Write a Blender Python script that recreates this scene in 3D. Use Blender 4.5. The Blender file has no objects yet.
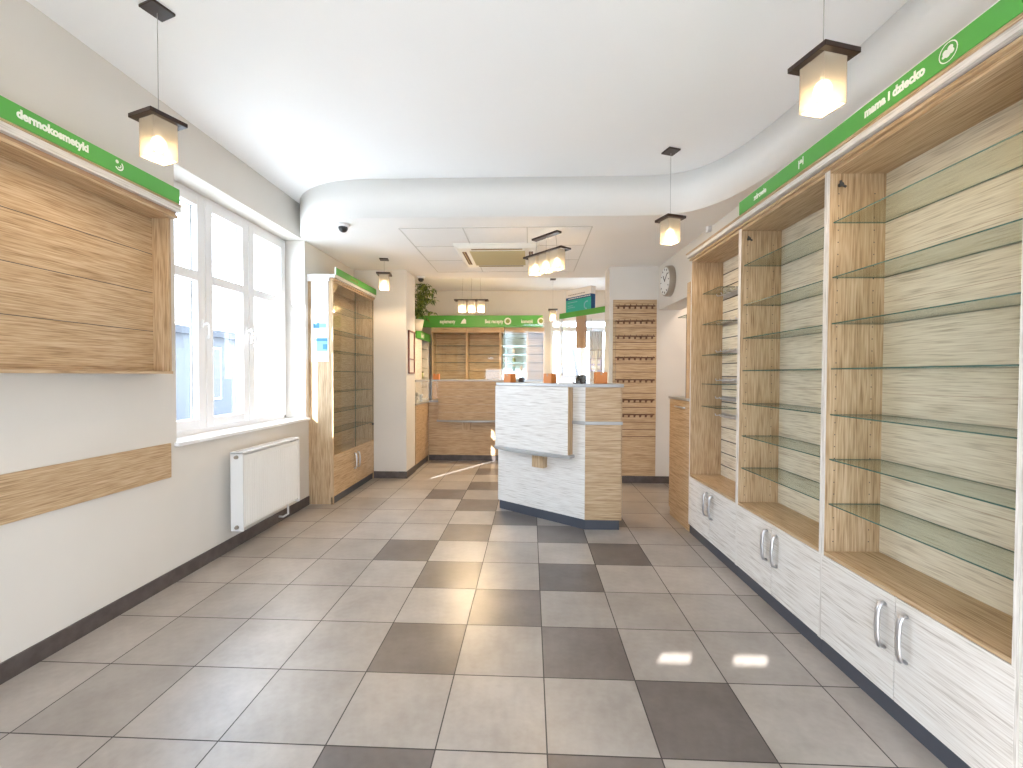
import bpy, bmesh, math, random
from mathutils import Vector, Matrix
random.seed(7)
C = bpy.context.scene.collection
sc = bpy.context.scene
PI = math.pi

# ------------------------------------------------------------------ camera
EYE = 1.5077
cd = bpy.data.cameras.new('camera')
cam = bpy.data.objects.new('camera', cd)
C.objects.link(cam)
cd.sensor_fit = 'HORIZONTAL'
cd.sensor_width = 36.0
cd.lens = 445.142 / 1023 * 36.0
cd.clip_start = 0.02
cd.clip_end = 300
yaw, pitch, roll = .0423, -.0194, .0034
rot = Matrix.Rotation(yaw, 3, 'Z') @ Matrix.Rotation(PI/2 + pitch, 3, 'X') @ Matrix.Rotation(roll, 3, 'Z')
cam.matrix_world = Matrix.Translation((0, 0, EYE)) @ rot.to_4x4()
sc.camera = cam

# ------------------------------------------------------------------ world, sun, daylight portals, exposure
w = bpy.data.worlds.new('sky')
sc.world = w
w.use_nodes = True
wn = w.node_tree
bg = wn.nodes['Background']
tc = wn.nodes.new('ShaderNodeTexCoord')
sep = wn.nodes.new('ShaderNodeSeparateXYZ')
ramp = wn.nodes.new('ShaderNodeValToRGB')
wn.links.new(tc.outputs['Generated'], sep.inputs[0])
wn.links.new(sep.outputs['Z'], ramp.inputs[0])
wn.links.new(ramp.outputs[0], bg.inputs[0])
ramp.color_ramp.elements[0].position = 0.0
ramp.color_ramp.elements[0].color = (0.74, 0.84, 0.97, 1)
ramp.color_ramp.elements[1].position = 0.6
ramp.color_ramp.elements[1].color = (0.62, 0.80, 1.0, 1)
SKY = 4.5
bg.inputs[1].default_value = SKY

sun_d = bpy.data.lights.new('sun', 'SUN')
sun_d.energy = 8
sun_d.angle = math.radians(0.35)
sun_d.color = (1.0, 0.97, 0.93)
sun = bpy.data.objects.new('sun', sun_d)
C.objects.link(sun)
sun.rotation_euler = Vector((1, 1.71, -.93)).to_track_quat('-Z', 'Y').to_euler()

def portal(name, loc, direction, sx, sy):
    d = bpy.data.lights.new(name, 'AREA')
    d.shape = 'RECTANGLE'; d.size = sx; d.size_y = sy
    d.cycles.is_portal = True
    o = bpy.data.objects.new(name, d); C.objects.link(o)
    o.location = loc
    o.rotation_euler = Vector(direction).to_track_quat('-Z', 'Z').to_euler()
    return o
portal('daylight_portal_left', (-2.93, 4.08, 2.02), (1, 0, 0), 1.9, 2.05)
portal('daylight_portal_front', (-0.1, -1.68, 1.05), (0, 1, 0), 3.4, 1.5)
portal('daylight_portal_rear', (1.25, 10.06, 1.85), (0, -1, 0), 1.7, 1.9)

sc.view_settings.view_transform = 'Standard'
sc.view_settings.look = 'None'
sc.view_settings.gamma = 1
sc.view_settings.use_curve_mapping = False
sc.view_settings.exposure = 1.62
cy = sc.cycles
cy.use_denoising = True
cy.max_bounces = 14
cy.diffuse_bounces = 7
cy.glossy_bounces = 4
cy.transmission_bounces = 8
cy.transparent_max_bounces = 24
cy.sample_clamp_indirect = 6
cy.caustics_reflective = False
cy.caustics_refractive = False
cy.blur_glossy = 1.0

# ------------------------------------------------------------------ materials
M = {}
def mat(name, col, rough=.6, metal=0, spec=.5, emit=None, estr=0):
    m = bpy.data.materials.new(name); m.use_nodes = True
    b = m.node_tree.nodes['Principled BSDF']
    b.inputs['Base Color'].default_value = (*col, 1)
    b.inputs['Roughness'].default_value = rough
    b.inputs['Metallic'].default_value = metal
    b.inputs['Specular IOR Level'].default_value = spec
    if emit:
        b.inputs['Emission Color'].default_value = (*emit, 1)
        b.inputs['Emission Strength'].default_value = estr
    M[name] = m
    return m
def noise_mat(name, c1, c2, scale, rough=.6, bump=0.0, detail=3, spec=.5, lo=.35, hi=.65):
    m = mat(name, c1, rough, 0, spec)
    nt = m.node_tree; b = nt.nodes['Principled BSDF']
    t = nt.nodes.new('ShaderNodeTexCoord'); n = nt.nodes.new('ShaderNodeTexNoise')
    mp = nt.nodes.new('ShaderNodeMapping'); r = nt.nodes.new('ShaderNodeValToRGB')
    mp.inputs['Scale'].default_value = scale if isinstance(scale, tuple) else (scale,)*3
    n.inputs['Scale'].default_value = 1; n.inputs['Detail'].default_value = detail
    nt.links.new(t.outputs['Object'], mp.inputs[0]); nt.links.new(mp.outputs[0], n.inputs['Vector'])
    nt.links.new(n.outputs['Fac'], r.inputs[0]); nt.links.new(r.outputs[0], b.inputs['Base Color'])
    r.color_ramp.elements[0].position = lo; r.color_ramp.elements[0].color = (*c1, 1)
    r.color_ramp.elements[1].position = hi; r.color_ramp.elements[1].color = (*c2, 1)
    if bump:
        bp = nt.nodes.new('ShaderNodeBump'); bp.inputs['Strength'].default_value = bump
        bp.inputs['Distance'].default_value = .01
        nt.links.new(n.outputs['Fac'], bp.inputs['Height']); nt.links.new(bp.outputs[0], b.inputs['Normal'])
    return m

# streaky oak laminate; the three numbers say along which local axis the grain runs (low = along)
def laminate(name, sx, sy, sz, tones):
    m = mat(name, tones[1], .42, 0, .35)
    nt = m.node_tree; b = nt.nodes['Principled BSDF']
    t = nt.nodes.new('ShaderNodeTexCoord')
    oi = nt.nodes.new('ShaderNodeObjectInfo')
    add = nt.nodes.new('ShaderNodeVectorMath'); add.operation = 'ADD'
    mul = nt.nodes.new('ShaderNodeMath'); mul.operation = 'MULTIPLY'; mul.inputs[1].default_value = 37.0
    nt.links.new(oi.outputs['Random'], mul.inputs[0])
    nt.links.new(t.outputs['Object'], add.inputs[0]); nt.links.new(mul.outputs[0], add.inputs[1])
    outs = []
    for k, (f, det) in enumerate(((1.0, 2.0), (.28, 1.5))):
        mp = nt.nodes.new('ShaderNodeMapping')
        mp.inputs['Scale'].default_value = (sx*f, sy*f, sz*f)
        n = nt.nodes.new('ShaderNodeTexNoise'); n.inputs['Scale'].default_value = 1
        n.inputs['Detail'].default_value = det; n.inputs['Roughness'].default_value = .6
        nt.links.new(add.outputs[0], mp.inputs[0]); nt.links.new(mp.outputs[0], n.inputs['Vector'])
        outs.append(n)
    mx = nt.nodes.new('ShaderNodeMix'); mx.inputs['Factor'].default_value = .2
    nt.links.new(outs[0].outputs['Fac'], mx.inputs[2]); nt.links.new(outs[1].outputs['Fac'], mx.inputs[3])
    r = nt.nodes.new('ShaderNodeValToRGB')
    nt.links.new(mx.outputs[0], r.inputs[0]); nt.links.new(r.outputs[0], b.inputs['Base Color'])
    el = r.color_ramp.elements
    el[0].position = .30; el[0].color = (*tones[0], 1)
    el[1].position = .68; el[1].color = (*tones[2], 1)
    e = el.new(.47); e.color = (*tones[1], 1)
    return m
TONES = ((.27, .165, .080), (.48, .33, .19), (.63, .475, .31))
laminate('oak_y', 150, 5.5, 150, TONES)      # grain along local y
laminate('oak_x', 5.5, 150, 150, TONES)      # grain along local x
laminate('oak_z', 130, 130, 5.5, TONES)        # upright grain
PALE_DAYLIT = ((.45, .41, .365), (.70, .665, .62), (.80, .78, .745))  # oak tones with window daylight on counter and cabinet fronts put into the colour
WARM_DAYLIT = ((.42, .34, .235), (.69, .61, .475), (.81, .74, .60))  # same oak on the right cabinet backs, lightened for the daylight reaching them
laminate('warm_daylit_y', 150, 5.5, 150, WARM_DAYLIT)
laminate('pale_daylit_y', 150, 5.5, 150, PALE_DAYLIT)
laminate('pale_daylit_x', 5.5, 150, 150, PALE_DAYLIT)
laminate('pale_daylit_z', 130, 130, 5.5, PALE_DAYLIT)

noise_mat('wall', (.68, .648, .60), (.71, .678, .63), 1.5, .85, 0, spec=.2)
noise_mat('ceiling', (.915, .92, .925), (.93, .935, .94), 1.0, .9, 0, spec=.2)
noise_mat('soffit', (.80, .785, .76), (.815, .80, .775), 1.0, .9, 0, spec=.2)
noise_mat('lowceiling', (.84, .825, .80), (.86, .845, .82), 1.0, .9, 0, spec=.2)
mat('white_plastic', (.83, .83, .84), .35)
mat('white_metal', (.80, .80, .79), .35)
mat('sill', (.85, .85, .86), .3)
noise_mat('skirting', (.070, .056, .052), (.105, .085, .080), 14, .45)
mat('plinth', (.062, .068, .086), .4)  # bluish because the sky's reflection on the plinths is put into the colour
mat('green', (.088, .375, .058), .38)
mat('letter_white', (.86, .88, .80), .5)
mat('dark_wood', (.026, .011, .008), .35)
mat('steel', (.62, .62, .64), .28, .9)
mat('grey_edge', (.38, .38, .38), .35, .3)
mat('black', (.018, .018, .02), .35)
mat('dark', (.06, .055, .05), .6)
mat('orange', (.62, .21, .045), .5)
mat('cable', (.35, .33, .32), .5)
mat('grille', (.56, .46, .25), .6)
mat('ac_panel', (.84, .81, .74), .5)
mat('clock_rim', (.42, .37, .31), .35, .6)
mat('clock_face', (.78, .79, .78), .4)
mat('slot', (.16, .075, .04), .7)
mat('teal', (.02, .40, .33), .4)
mat('navy', (.015, .09, .24), .4)
mat('box_white', (.80, .78, .76), .5)
mat('paper', (.80, .82, .86), .7)
mat('poster_blue', (.05, .22, .36), .5)
mat('poster_light', (.24, .50, .62), .5)
mat('red_frame', (.23, .06, .035), .4)
mat('leaf', (.055, .115, .03), .5)
mat('leaf_light', (.22, .30, .06), .5)
mat('pot', (.84, .80, .70), .45)
mat('facade', (.085, .085, .09), .9)
mat('facade_roof', (.045, .045, .05), .8)
mat('facade_window', (.06, .055, .065), .5)
mat('bounce_ground', (.66, .65, .63), .9)  # outdoor ground made pale to bounce daylight up onto the ceiling
mat('brown_panel', (.42, .27, .17), .6)
mat('curtain', (.70, .71, .75), .85)
mat('bark', (.16, .14, .15), .9)
mat('bulb', (1, .9, .7), .5, emit=(1.0, .80, .50), estr=9)
mat('lavender', (.55, .55, .80), .6)

# floor tiles
def tile_mat(name, c1, c2):
    m = mat(name, c1, .4, 0, .75)
    nt = m.node_tree; b = nt.nodes['Principled BSDF']
    g = nt.nodes.new('ShaderNodeNewGeometry')
    n = nt.nodes.new('ShaderNodeTexNoise'); n.inputs['Scale'].default_value = 3.2; n.inputs['Detail'].default_value = 5
    n.inputs['Roughness'].default_value = .6
    n2 = nt.nodes.new('ShaderNodeTexNoise'); n2.inputs['Scale'].default_value = 26; n2.inputs['Detail'].default_value = 4
    # one tone shift for every tile
    dv = nt.nodes.new('ShaderNodeVectorMath'); dv.operation = 'MULTIPLY'; dv.inputs[1].default_value = (1/.45, 1/.45, 0)
    of = nt.nodes.new('ShaderNodeVectorMath'); of.operation = 'ADD'; of.inputs[1].default_value = (-.1631, -.8866, 0)
    fl = nt.nodes.new('ShaderNodeVectorMath'); fl.operation = 'FLOOR'
    wt = nt.nodes.new('ShaderNodeTexWhiteNoise'); wt.noise_dimensions = '2D'
    L = nt.links.new
    L(g.outputs['Position'], dv.inputs[0]); L(dv.outputs[0], of.inputs[0]); L(of.outputs[0], fl.inputs[0]); L(fl.outputs[0], wt.inputs[0])
    L(g.outputs['Position'], n.inputs['Vector']); L(g.outputs['Position'], n2.inputs['Vector'])
    mxa = nt.nodes.new('ShaderNodeMix'); mxa.inputs['Factor'].default_value = .3
    L(n.outputs['Fac'], mxa.inputs[2]); L(n2.outputs['Fac'], mxa.inputs[3])
    r = nt.nodes.new('ShaderNodeValToRGB'); L(mxa.outputs[0], r.inputs[0])
    r.color_ramp.elements[0].position = .36; r.color_ramp.elements[0].color = (*c1, 1)
    r.color_ramp.elements[1].position = .62; r.color_ramp.elements[1].color = (*c2, 1)
    mr = nt.nodes.new('ShaderNodeMapRange'); mr.inputs['To Min'].default_value = .86; mr.inputs['To Max'].default_value = 1.12
    L(wt.outputs['Value'], mr.inputs['Value'])
    sc_ = nt.nodes.new('ShaderNodeVectorMath'); sc_.operation = 'SCALE'
    L(r.outputs[0], sc_.inputs[0]); L(mr.outputs[0], sc_.inputs['Scale']); L(sc_.outputs[0], b.inputs['Base Color'])
    rr = nt.nodes.new('ShaderNodeMapRange'); rr.inputs['To Min'].default_value = .24; rr.inputs['To Max'].default_value = .42
    L(n2.outputs['Fac'], rr.inputs['Value']); L(rr.outputs[0], b.inputs['Roughness'])
    bp = nt.nodes.new('ShaderNodeBump'); bp.inputs['Strength'].default_value = .12; bp.inputs['Distance'].default_value = .02
    L(n.outputs['Fac'], bp.inputs['Height']); L(bp.outputs[0], b.inputs['Normal'])
    return m
tile_mat('tile_light', (.31, .277, .252), (.40, .365, .335))
tile_mat('tile_dark', (.115, .098, .092), (.17, .148, .14))
mat('grout', (.07, .062, .06), .8)

def glass_mat(name, tint, gl=.12, rough=.03, alpha=1.0):
    m = bpy.data.materials.new(name); m.use_nodes = True
    nt = m.node_tree; nt.nodes.clear()
    o = nt.nodes.new('ShaderNodeOutputMaterial'); t = nt.nodes.new('ShaderNodeBsdfTransparent')
    g = nt.nodes.new('ShaderNodeBsdfGlossy'); mx = nt.nodes.new('ShaderNodeMixShader')
    f = nt.nodes.new('ShaderNodeLayerWeight'); f.inputs[0].default_value = .5
    t.inputs[0].default_value = (*tint, 1); g.inputs['Roughness'].default_value = rough
    pw = nt.nodes.new('ShaderNodeMath'); pw.operation = 'POWER'; pw.inputs[1].default_value = 5
    mu = nt.nodes.new('ShaderNodeMath'); mu.operation = 'MULTIPLY_ADD'; mu.inputs[1].default_value = .7*gl; mu.inputs[2].default_value = .035*gl
    nt.links.new(f.outputs['Facing'], pw.inputs[0]); nt.links.new(pw.outputs[0], mu.inputs[0]); nt.links.new(mu.outputs[0], mx.inputs[0])
    nt.links.new(t.outputs[0], mx.inputs[1]); nt.links.new(g.outputs[0], mx.inputs[2]); nt.links.new(mx.outputs[0], o.inputs[0])
    M[name] = m; return m
glass_mat('pane', (.97, .985, 1.0), .9)
glass_mat('shelf_glass', (.90, .945, .92), 1.0)
glass_mat('screen_glass', (.97, .985, .98), .8)
mat('glass_edge', (.06, .13, .11), .15)
mat('mirror', (.62, .72, .66), .06, 1.0)

def shade_mat():
    m = bpy.data.materials.new('frosted'); m.use_nodes = True
    nt = m.node_tree; nt.nodes.clear(); L = nt.links.new
    o = nt.nodes.new('ShaderNodeOutputMaterial'); t = nt.nodes.new('ShaderNodeBsdfTransparent')
    tr = nt.nodes.new('ShaderNodeBsdfTranslucent'); df = nt.nodes.new('ShaderNodeBsdfDiffuse')
    em = nt.nodes.new('ShaderNodeEmission')
    t.inputs[0].default_value = (1, .97, .92, 1)
    tr.inputs[0].default_value = (.10, .088, .07, 1); df.inputs[0].default_value = (.36, .34, .31, 1)
    em.inputs[0].default_value = (1, .80, .55, 1); em.inputs[1].default_value = .05
    a = nt.nodes.new('ShaderNodeMixShader'); a.inputs[0].default_value = .5; L(tr.outputs[0], a.inputs[1]); L(df.outputs[0], a.inputs[2])
    b = nt.nodes.new('ShaderNodeMixShader'); b.inputs[0].default_value = .38; L(a.outputs[0], b.inputs[1]); L(t.outputs[0], b.inputs[2])
    c = nt.nodes.new('ShaderNodeAddShader'); L(b.outputs[0], c.inputs[0]); L(em.outputs[0], c.inputs[1])
    L(c.outputs[0], o.inputs[0]); M['frosted'] = m
shade_mat()

# ------------------------------------------------------------------ mesh helpers
class MB:
    def __init__(self):
        self.v = []; self.f = []; self.mi = []; self.smooth = set()
    def box(self, x0, x1, y0, y1, z0, z1, mi=0):
        if x0 > x1: x0, x1 = x1, x0
        if y0 > y1: y0, y1 = y1, y0
        if z0 > z1: z0, z1 = z1, z0
        n = len(self.v)
        self.v += [(x0,y0,z0),(x1,y0,z0),(x1,y1,z0),(x0,y1,z0),(x0,y0,z1),(x1,y0,z1),(x1,y1,z1),(x0,y1,z1)]
        for q in ((0,3,2,1),(4,5,6,7),(0,1,5,4),(1,2,6,5),(2,3,7,6),(3,0,4,7)):
            self.f.append([n+i for i in q]); self.mi.append(mi)
        return self
    def prism(self, pts, z0, z1, mi=0, mis=None):
        n = len(self.v); k = len(pts)
        ar = sum(pts[i][0]*pts[(i+1)%k][1]-pts[(i+1)%k][0]*pts[i][1] for i in range(k))
        if ar < 0: pts = pts[::-1]
        self.v += [(x,y,z0) for x,y in pts] + [(x,y,z1) for x,y in pts]
        self.f.append([n+i for i in range(k)][::-1]); self.mi.append(mi)
        self.f.append([n+k+i for i in range(k)]); self.mi.append(mi)
        for i in range(k):
            j = (i+1)%k
            self.f.append([n+i, n+j, n+k+j, n+k+i]); self.mi.append(mi if mis is None else mis)
        return self
    def extrude(self, prof, axis, a0, a1, mi=0):
        """prof: 2D points in the two other axes, in xyz order; extruded from a0 to a1 along axis (0 x, 1 y)."""
        n = len(self.v); k = len(prof)
        def P(p, a):
            return (a, p[0], p[1]) if axis == 0 else (p[0], a, p[1])
        self.v += [P(p, a0) for p in prof] + [P(p, a1) for p in prof]
        self.f.append([n+i for i in range(k)]); self.mi.append(mi)
        self.f.append([n+k+i for i in range(k)][::-1]); self.mi.append(mi)
        for i in range(k):
            j = (i+1)%k
            self.f.append([n+j, n+i, n+k+i, n+k+j]); self.mi.append(mi)
        return self
    def cyl(self, p0, p1, r0, r1=None, seg=12, mi=0, smooth=True):
        r1 = r0 if r1 is None else r1
        p0 = Vector(p0); p1 = Vector(p1); d = (p1-p0).normalized()
        u = d.orthogonal().normalized(); w_ = d.cross(u)
        n = len(self.v)
        for p, r in ((p0, r0), (p1, r1)):
            for i in range(seg):
                a = 2*PI*i/seg
                self.v.append(tuple(p + u*math.cos(a)*r + w_*math.sin(a)*r))
        for i in range(seg):
            j = (i+1)%seg
            if smooth: self.smooth.add(len(self.f))
            self.f.append([n+i, n+j, n+seg+j, n+seg+i]); self.mi.append(mi)
        self.f.append([n+i for i in range(seg)][::-1]); self.mi.append(mi)
        self.f.append([n+seg+i for i in range(seg)]); self.mi.append(mi)
        return self
    def tube(self, pts, r, seg=8, mi=0):
        pts = [Vector(p) for p in pts]; n = len(self.v); k = len(pts)
        up = None
        for i, p in enumerate(pts):
            d = (pts[min(i+1, k-1)] - pts[max(i-1, 0)]).normalized()
            if up is None: up = d.orthogonal().normalized()
            up = (up - d*up.dot(d)).normalized(); w_ = d.cross(up)
            for s in range(seg):
                a = 2*PI*s/seg
                self.v.append(tuple(p + up*math.cos(a)*r + w_*math.sin(a)*r))
        for i in range(k-1):
            for s in range(seg):
                t = (s+1)%seg
                self.smooth.add(len(self.f))
                self.f.append([n+i*seg+s, n+i*seg+t, n+(i+1)*seg+t, n+(i+1)*seg+s]); self.mi.append(mi)
        self.f.append([n+s for s in range(seg)][::-1]); self.mi.append(mi)
        self.f.append([n+(k-1)*seg+s for s in range(seg)]); self.mi.append(mi)
        return self
    def sphere(self, c, r, seg=12, rings=8, mi=0, sz=1.0):
        n = len(self.v); c = Vector(c)
        self.v.append(tuple(c + Vector((0,0,-r*sz))))
        for i in range(1, rings):
            a = -PI/2 + PI*i/rings
            for s in range(seg):
                b = 2*PI*s/seg
                self.v.append((c.x+r*math.cos(a)*math.cos(b), c.y+r*math.cos(a)*math.sin(b), c.z+r*sz*math.sin(a)))
        self.v.append(tuple(c + Vector((0,0,r*sz)))); last = len(self.v)-1
        def F(q): self.smooth.add(len(self.f)); self.f.append(q); self.mi.append(mi)
        for s in range(seg): F([n, n+1+(s+1)%seg, n+1+s])
        for i in range(rings-2):
            for s in range(seg):
                t = (s+1)%seg
                F([n+1+i*seg+s, n+1+i*seg+t, n+1+(i+1)*seg+t, n+1+(i+1)*seg+s])
        for s in range(seg): F([last, n+1+(rings-2)*seg+s, n+1+(rings-2)*seg+(s+1)%seg])
        return self
    def build(self, name, mats, parent=None, bevel=0):
        me = bpy.data.meshes.new(name); me.from_pydata(self.v, [], self.f)
        if not isinstance(mats, (list, tuple)): mats = [mats]
        for m in mats: me.materials.append(M[m])
        for i, p in enumerate(me.polygons):
            p.material_index = self.mi[i]; p.use_smooth = i in self.smooth
        me.update()
        o = bpy.data.objects.new(name, me); C.objects.link(o)
        if parent: o.parent = parent
        if bevel:
            b = o.modifiers.new('bevel', 'BEVEL'); b.width = bevel; b.segments = 2; b.limit_method = 'ANGLE'; b.angle_limit = math.radians(50)
        return o

def tag(o, label=None, cat=None, group=None, kind=None):
    if label: o['label'] = label
    if cat: o['category'] = cat
    if group: o['group'] = group
    if kind: o['kind'] = kind
    return o
def thing(name, label, cat, loc=(0,0,0), rz=0, group=None):
    o = bpy.data.objects.new(name, None); C.objects.link(o)
    o.empty_display_size = .1; o.location = loc; o.rotation_euler = (0, 0, rz)
    return tag(o, label, cat, group)
def struct(o): o['kind'] = 'structure'; return o
def copy_tree(o, parent=None):
    c = o.copy(); C.objects.link(c)
    if parent: c.parent = parent
    for ch in [k for k in o.children]: copy_tree(ch, c)
    return c

def text(body, size, parent, matname, matrix, name='lettering', bold=.0, squeeze=1.0):
    """raised letters: x right, y up in the matrix's frame"""
    cu = bpy.data.curves.new('t', 'FONT'); cu.body = body; cu.size = size; cu.extrude = .0015; cu.offset = bold
    cu.resolution_u = 3
    t = bpy.data.objects.new('t', cu); C.objects.link(t)
    bpy.context.view_layer.update()
    me = bpy.data.meshes.new_from_object(t.evaluated_get(bpy.context.evaluated_depsgraph_get()))
    bpy.data.objects.remove(t); bpy.data.curves.remove(cu)
    xs = [v.co.x for v in me.vertices]; x0 = min(xs)
    for v in me.vertices: v.co.x = (v.co.x - x0) * squeeze
    me.transform(matrix); me.materials.clear(); me.materials.append(M[matname])
    me.name = name
    o = bpy.data.objects.new(name, me); C.objects.link(o); o.parent = parent
    return o
def frame(origin, xdir, ydir):
    x = Vector(xdir).normalized(); y = Vector(ydir).normalized(); z = x.cross(y)
    m = Matrix.Identity(4)
    for i in range(3):
        m[i][0] = x[i]; m[i][1] = y[i]; m[i][2] = z[i]; m[i][3] = origin[i]
    return m

# right-hand wall run stands at a slight angle to the tile lines
TH = .0297
def R(x, y, z=0):
    c, s = math.cos(TH), math.sin(TH)
    return (c*x - s*y, s*x + c*y, z)

CEIL = 3.405; LOW = 3.03
WL = -2.57; WR = 1.97            # inner wall faces (WR in the rotated frame)
YF = -1.6; YB = 10.0
XO = -3.34                        # outer face of the thick left wall

# ------------------------------------------------------------------ the room shell
T = .45; X0 = .1631*T; Y0 = 3.8866*T
DARK = {(1,0), (-2,-1), (0,-1), (-2,1), (0,1), (-1,2), (-2,3), (0,3), (-3,4), (1,4), (-2,5), (0,5), (-1,6), (-2,7), (0,7),
        (-3,8), (-2,9), (-1,8), (-2,11), (1,6), (-1,-2), (1,-3), (-2,-3)}
fl = MB()
fl.box(WL-.9, 2.6, YF-.05, YB+.1, -.12, -.0015, 2)
g = .0028
for i in range(-7, 6):
    for j in range(-8, 20):
        xa, xb = X0+i*T+g, X0+(i+1)*T-g
        ya, yb = Y0+j*T+g, Y0+(j+1)*T-g
        if yb > YB or ya < YF: continue
        n = len(fl.v); m_ = 1 if (i, j) in DARK else 0
        fl.v += [(xa,ya,0),(xb,ya,0),(xb,yb,0),(xa,yb,0)]
        fl.f.append([n,n+1,n+2,n+3]); fl.mi.append(m_)
struct(fl.build('floor', ['tile_light', 'tile_dark', 'grout']))

WY0, WY1, WZ0, WZ1 = 3.125, 4.985, 1.005, 3.03
wl = MB()
wl.box(XO, WL, YF, WY0, 0, CEIL)
wl.box(XO, WL, WY0, WY1, 0, WZ0)
wl.box(XO, WL, WY0, WY1, WZ1, CEIL)
wl.box(XO, WL, WY1, YB, 0, CEIL)
struct(wl.build('wall_left', 'wall'))
pr_ = MB(); pr_.box(WL, -1.80, 6.40, 6.88, 0, LOW)
struct(pr_.build('wall_pier', 'wall'))

# right wall: doorway next to the end wall
A = R(WR, YF-.3); 
wr = MB()
def rbox(mb, x0, x1, y0, y1, z0, z1, mi=0):
    p = [R(x0,y0)[:2], R(x1,y0)[:2], R(x1,y1)[:2], R(x0,y1)[:2]]
    mb.prism(p, z0, z1, mi)
rbox(wr, WR, WR+.3, YF-.3, 5.05, 0, CEIL)
rbox(wr, WR, WR+.3, 5.05, 6.34, 2.425, CEIL)
struct(wr.build('wall_right', 'wall'))
we = MB()
we.box(1.10, 3.3, 6.30, 6.66, 0, CEIL)
struct(we.build('wall_end', 'wall'))
wx = MB()
wx.box(3.0, 3.15, 4.9, 6.3, 0, CEIL); wx.box(2.05, 3.15, 4.75, 4.9, 0, CEIL)
struct(wx.build('wall_side_room', 'wall'))
wq = MB(); wq.box(2.25, 2.4, 6.66, YB, 0, CEIL)
struct(wq.build('wall_rear_right', 'wall'))
# rear wall with its window
RX0, RX1, RZ0, RZ1 = .45, 2.05, .95, 2.75
wb = MB()
wb.box(WL, RX0, YB, YB+.18, 0, CEIL); wb.box(RX1, 2.4, YB, YB+.18, 0, CEIL)
wb.box(RX0, RX1, YB, YB+.18, 0, RZ0); wb.box(RX0, RX1, YB, YB+.18, RZ1, CEIL)
struct(wb.build('wall_back', 'wall'))
# shop front behind the camera: wide window and two slots added to throw sun patches on the floor
wf = MB()
FX0, FX1, FZ0, FZ1 = -1.8, 1.6, .3, 1.80
sun_slots = ((-1.65, -1.47), (-1.26, -1.07)); VZ0, VZ1 = 2.145, 2.205
ft = .03
wf.box(WL, FX0, YF-ft, YF, 0, FZ1); wf.box(FX1, 2.1, YF-ft, YF, 0, FZ1)
wf.box(FX0, FX1, YF-ft, YF, 0, FZ0); wf.box(WL, 2.1, YF-ft, YF, FZ1, VZ0); wf.box(WL, 2.1, YF-ft, YF, VZ1, CEIL)
xs = [WL] + [a for v in sun_slots for a in v] + [2.1]
for k in range(0, len(xs), 2): wf.box(xs[k], xs[k+1], YF-ft, YF, VZ0, VZ1)
struct(wf.build('wall_front', 'wall'))

ce = MB(); ce.box(XO, 3.3, YF-.1, YB+.2, CEIL, CEIL+.12)
struct(ce.build('ceiling', 'ceiling'))
# lowered ceiling with its curved front
ctl = [(-2.57,4.98),(-2.555,4.88),(-2.49,4.74),(-2.38,4.60),(-2.22,4.47),(-2.02,4.36),(-1.80,4.305),(-1.55,4.29),(-.9,4.29),(-.2,4.295),(.4,4.30),
       (.95,4.305),(1.20,4.30),(1.36,4.265),(1.50,4.185),(1.61,4.06),(1.70,3.88),(1.765,3.66),(1.81,3.42),(1.842,3.15),(1.867,2.85),(1.886,2.60),(1.898,2.35),(1.9103,2.0),(1.926,1.5)]
def smooth_path(p, n=4):
    out = []
    for i in range(len(p)-1):
        a = p[max(i-1,0)]; b = p[i]; c = p[i+1]; d = p[min(i+2,len(p)-1)]
        for k in range(n):
            t = k/n
            out.append(tuple(.5*((2*b[q]) + (-a[q]+c[q])*t + (2*a[q]-5*b[q]+4*c[q]-d[q])*t*t + (-a[q]+3*b[q]-3*c[q]+d[q])*t**3) for q in (0,1)))
    return out + [p[-1]]
curve = smooth_path(ctl)
poly = curve + [R(WR+.06, 1.5)[:2], R(WR+.06, 6.3)[:2], (1.80, 6.32), (1.80, 6.98), (1.13, 6.98), (-1.8, 6.98), (WL, 6.98)]
lc = MB(); lc.prism(poly, LOW, CEIL+.01, 0, 1)
for i in range(2, 2+len(curve)-1): lc.smooth.add(i)
lo_ = lc.build('ceiling_lowered', ['lowceiling', 'soffit'])
struct(lo_)

# skirting tiles
def skirt(name, mb): struct(mb.build(name, 'skirting'))
sk = MB(); sk.box(WL, WL+.012, YF, 5.045, 0, .10)
for k in range(10): pass
skirt('baseboard_left', sk)
sk = MB(); sk.box(-2.28, -1.788, 6.388, 6.40, 0, .10); sk.box(-1.80, -1.788, 6.40, 6.88, 0, .10); skirt('baseboard_pier', sk)
sk = MB(); sk.box(1.10, 3.0, 6.288, 6.30, 0, .10); sk.box(1.088, 1.10, 6.288, 6.66, 0, .10); skirt('baseboard_end', sk)

# ceiling panel field round the air conditioner
tr = MB()
px = [-1.37, -.705, -.04, .625]; py = [4.60, 5.25, 5.90, 6.55]
for x in px: tr.box(x-.006, x+.006, py[0], py[-1], LOW-.004, LOW+.01)
for y in py: tr.box(px[0], px[-1], y-.006, y+.006, LOW-.004, LOW+.01)
mat('joint', (.60, .58, .54), .8)
struct(tr.build('trim_1', 'joint'))

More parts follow.
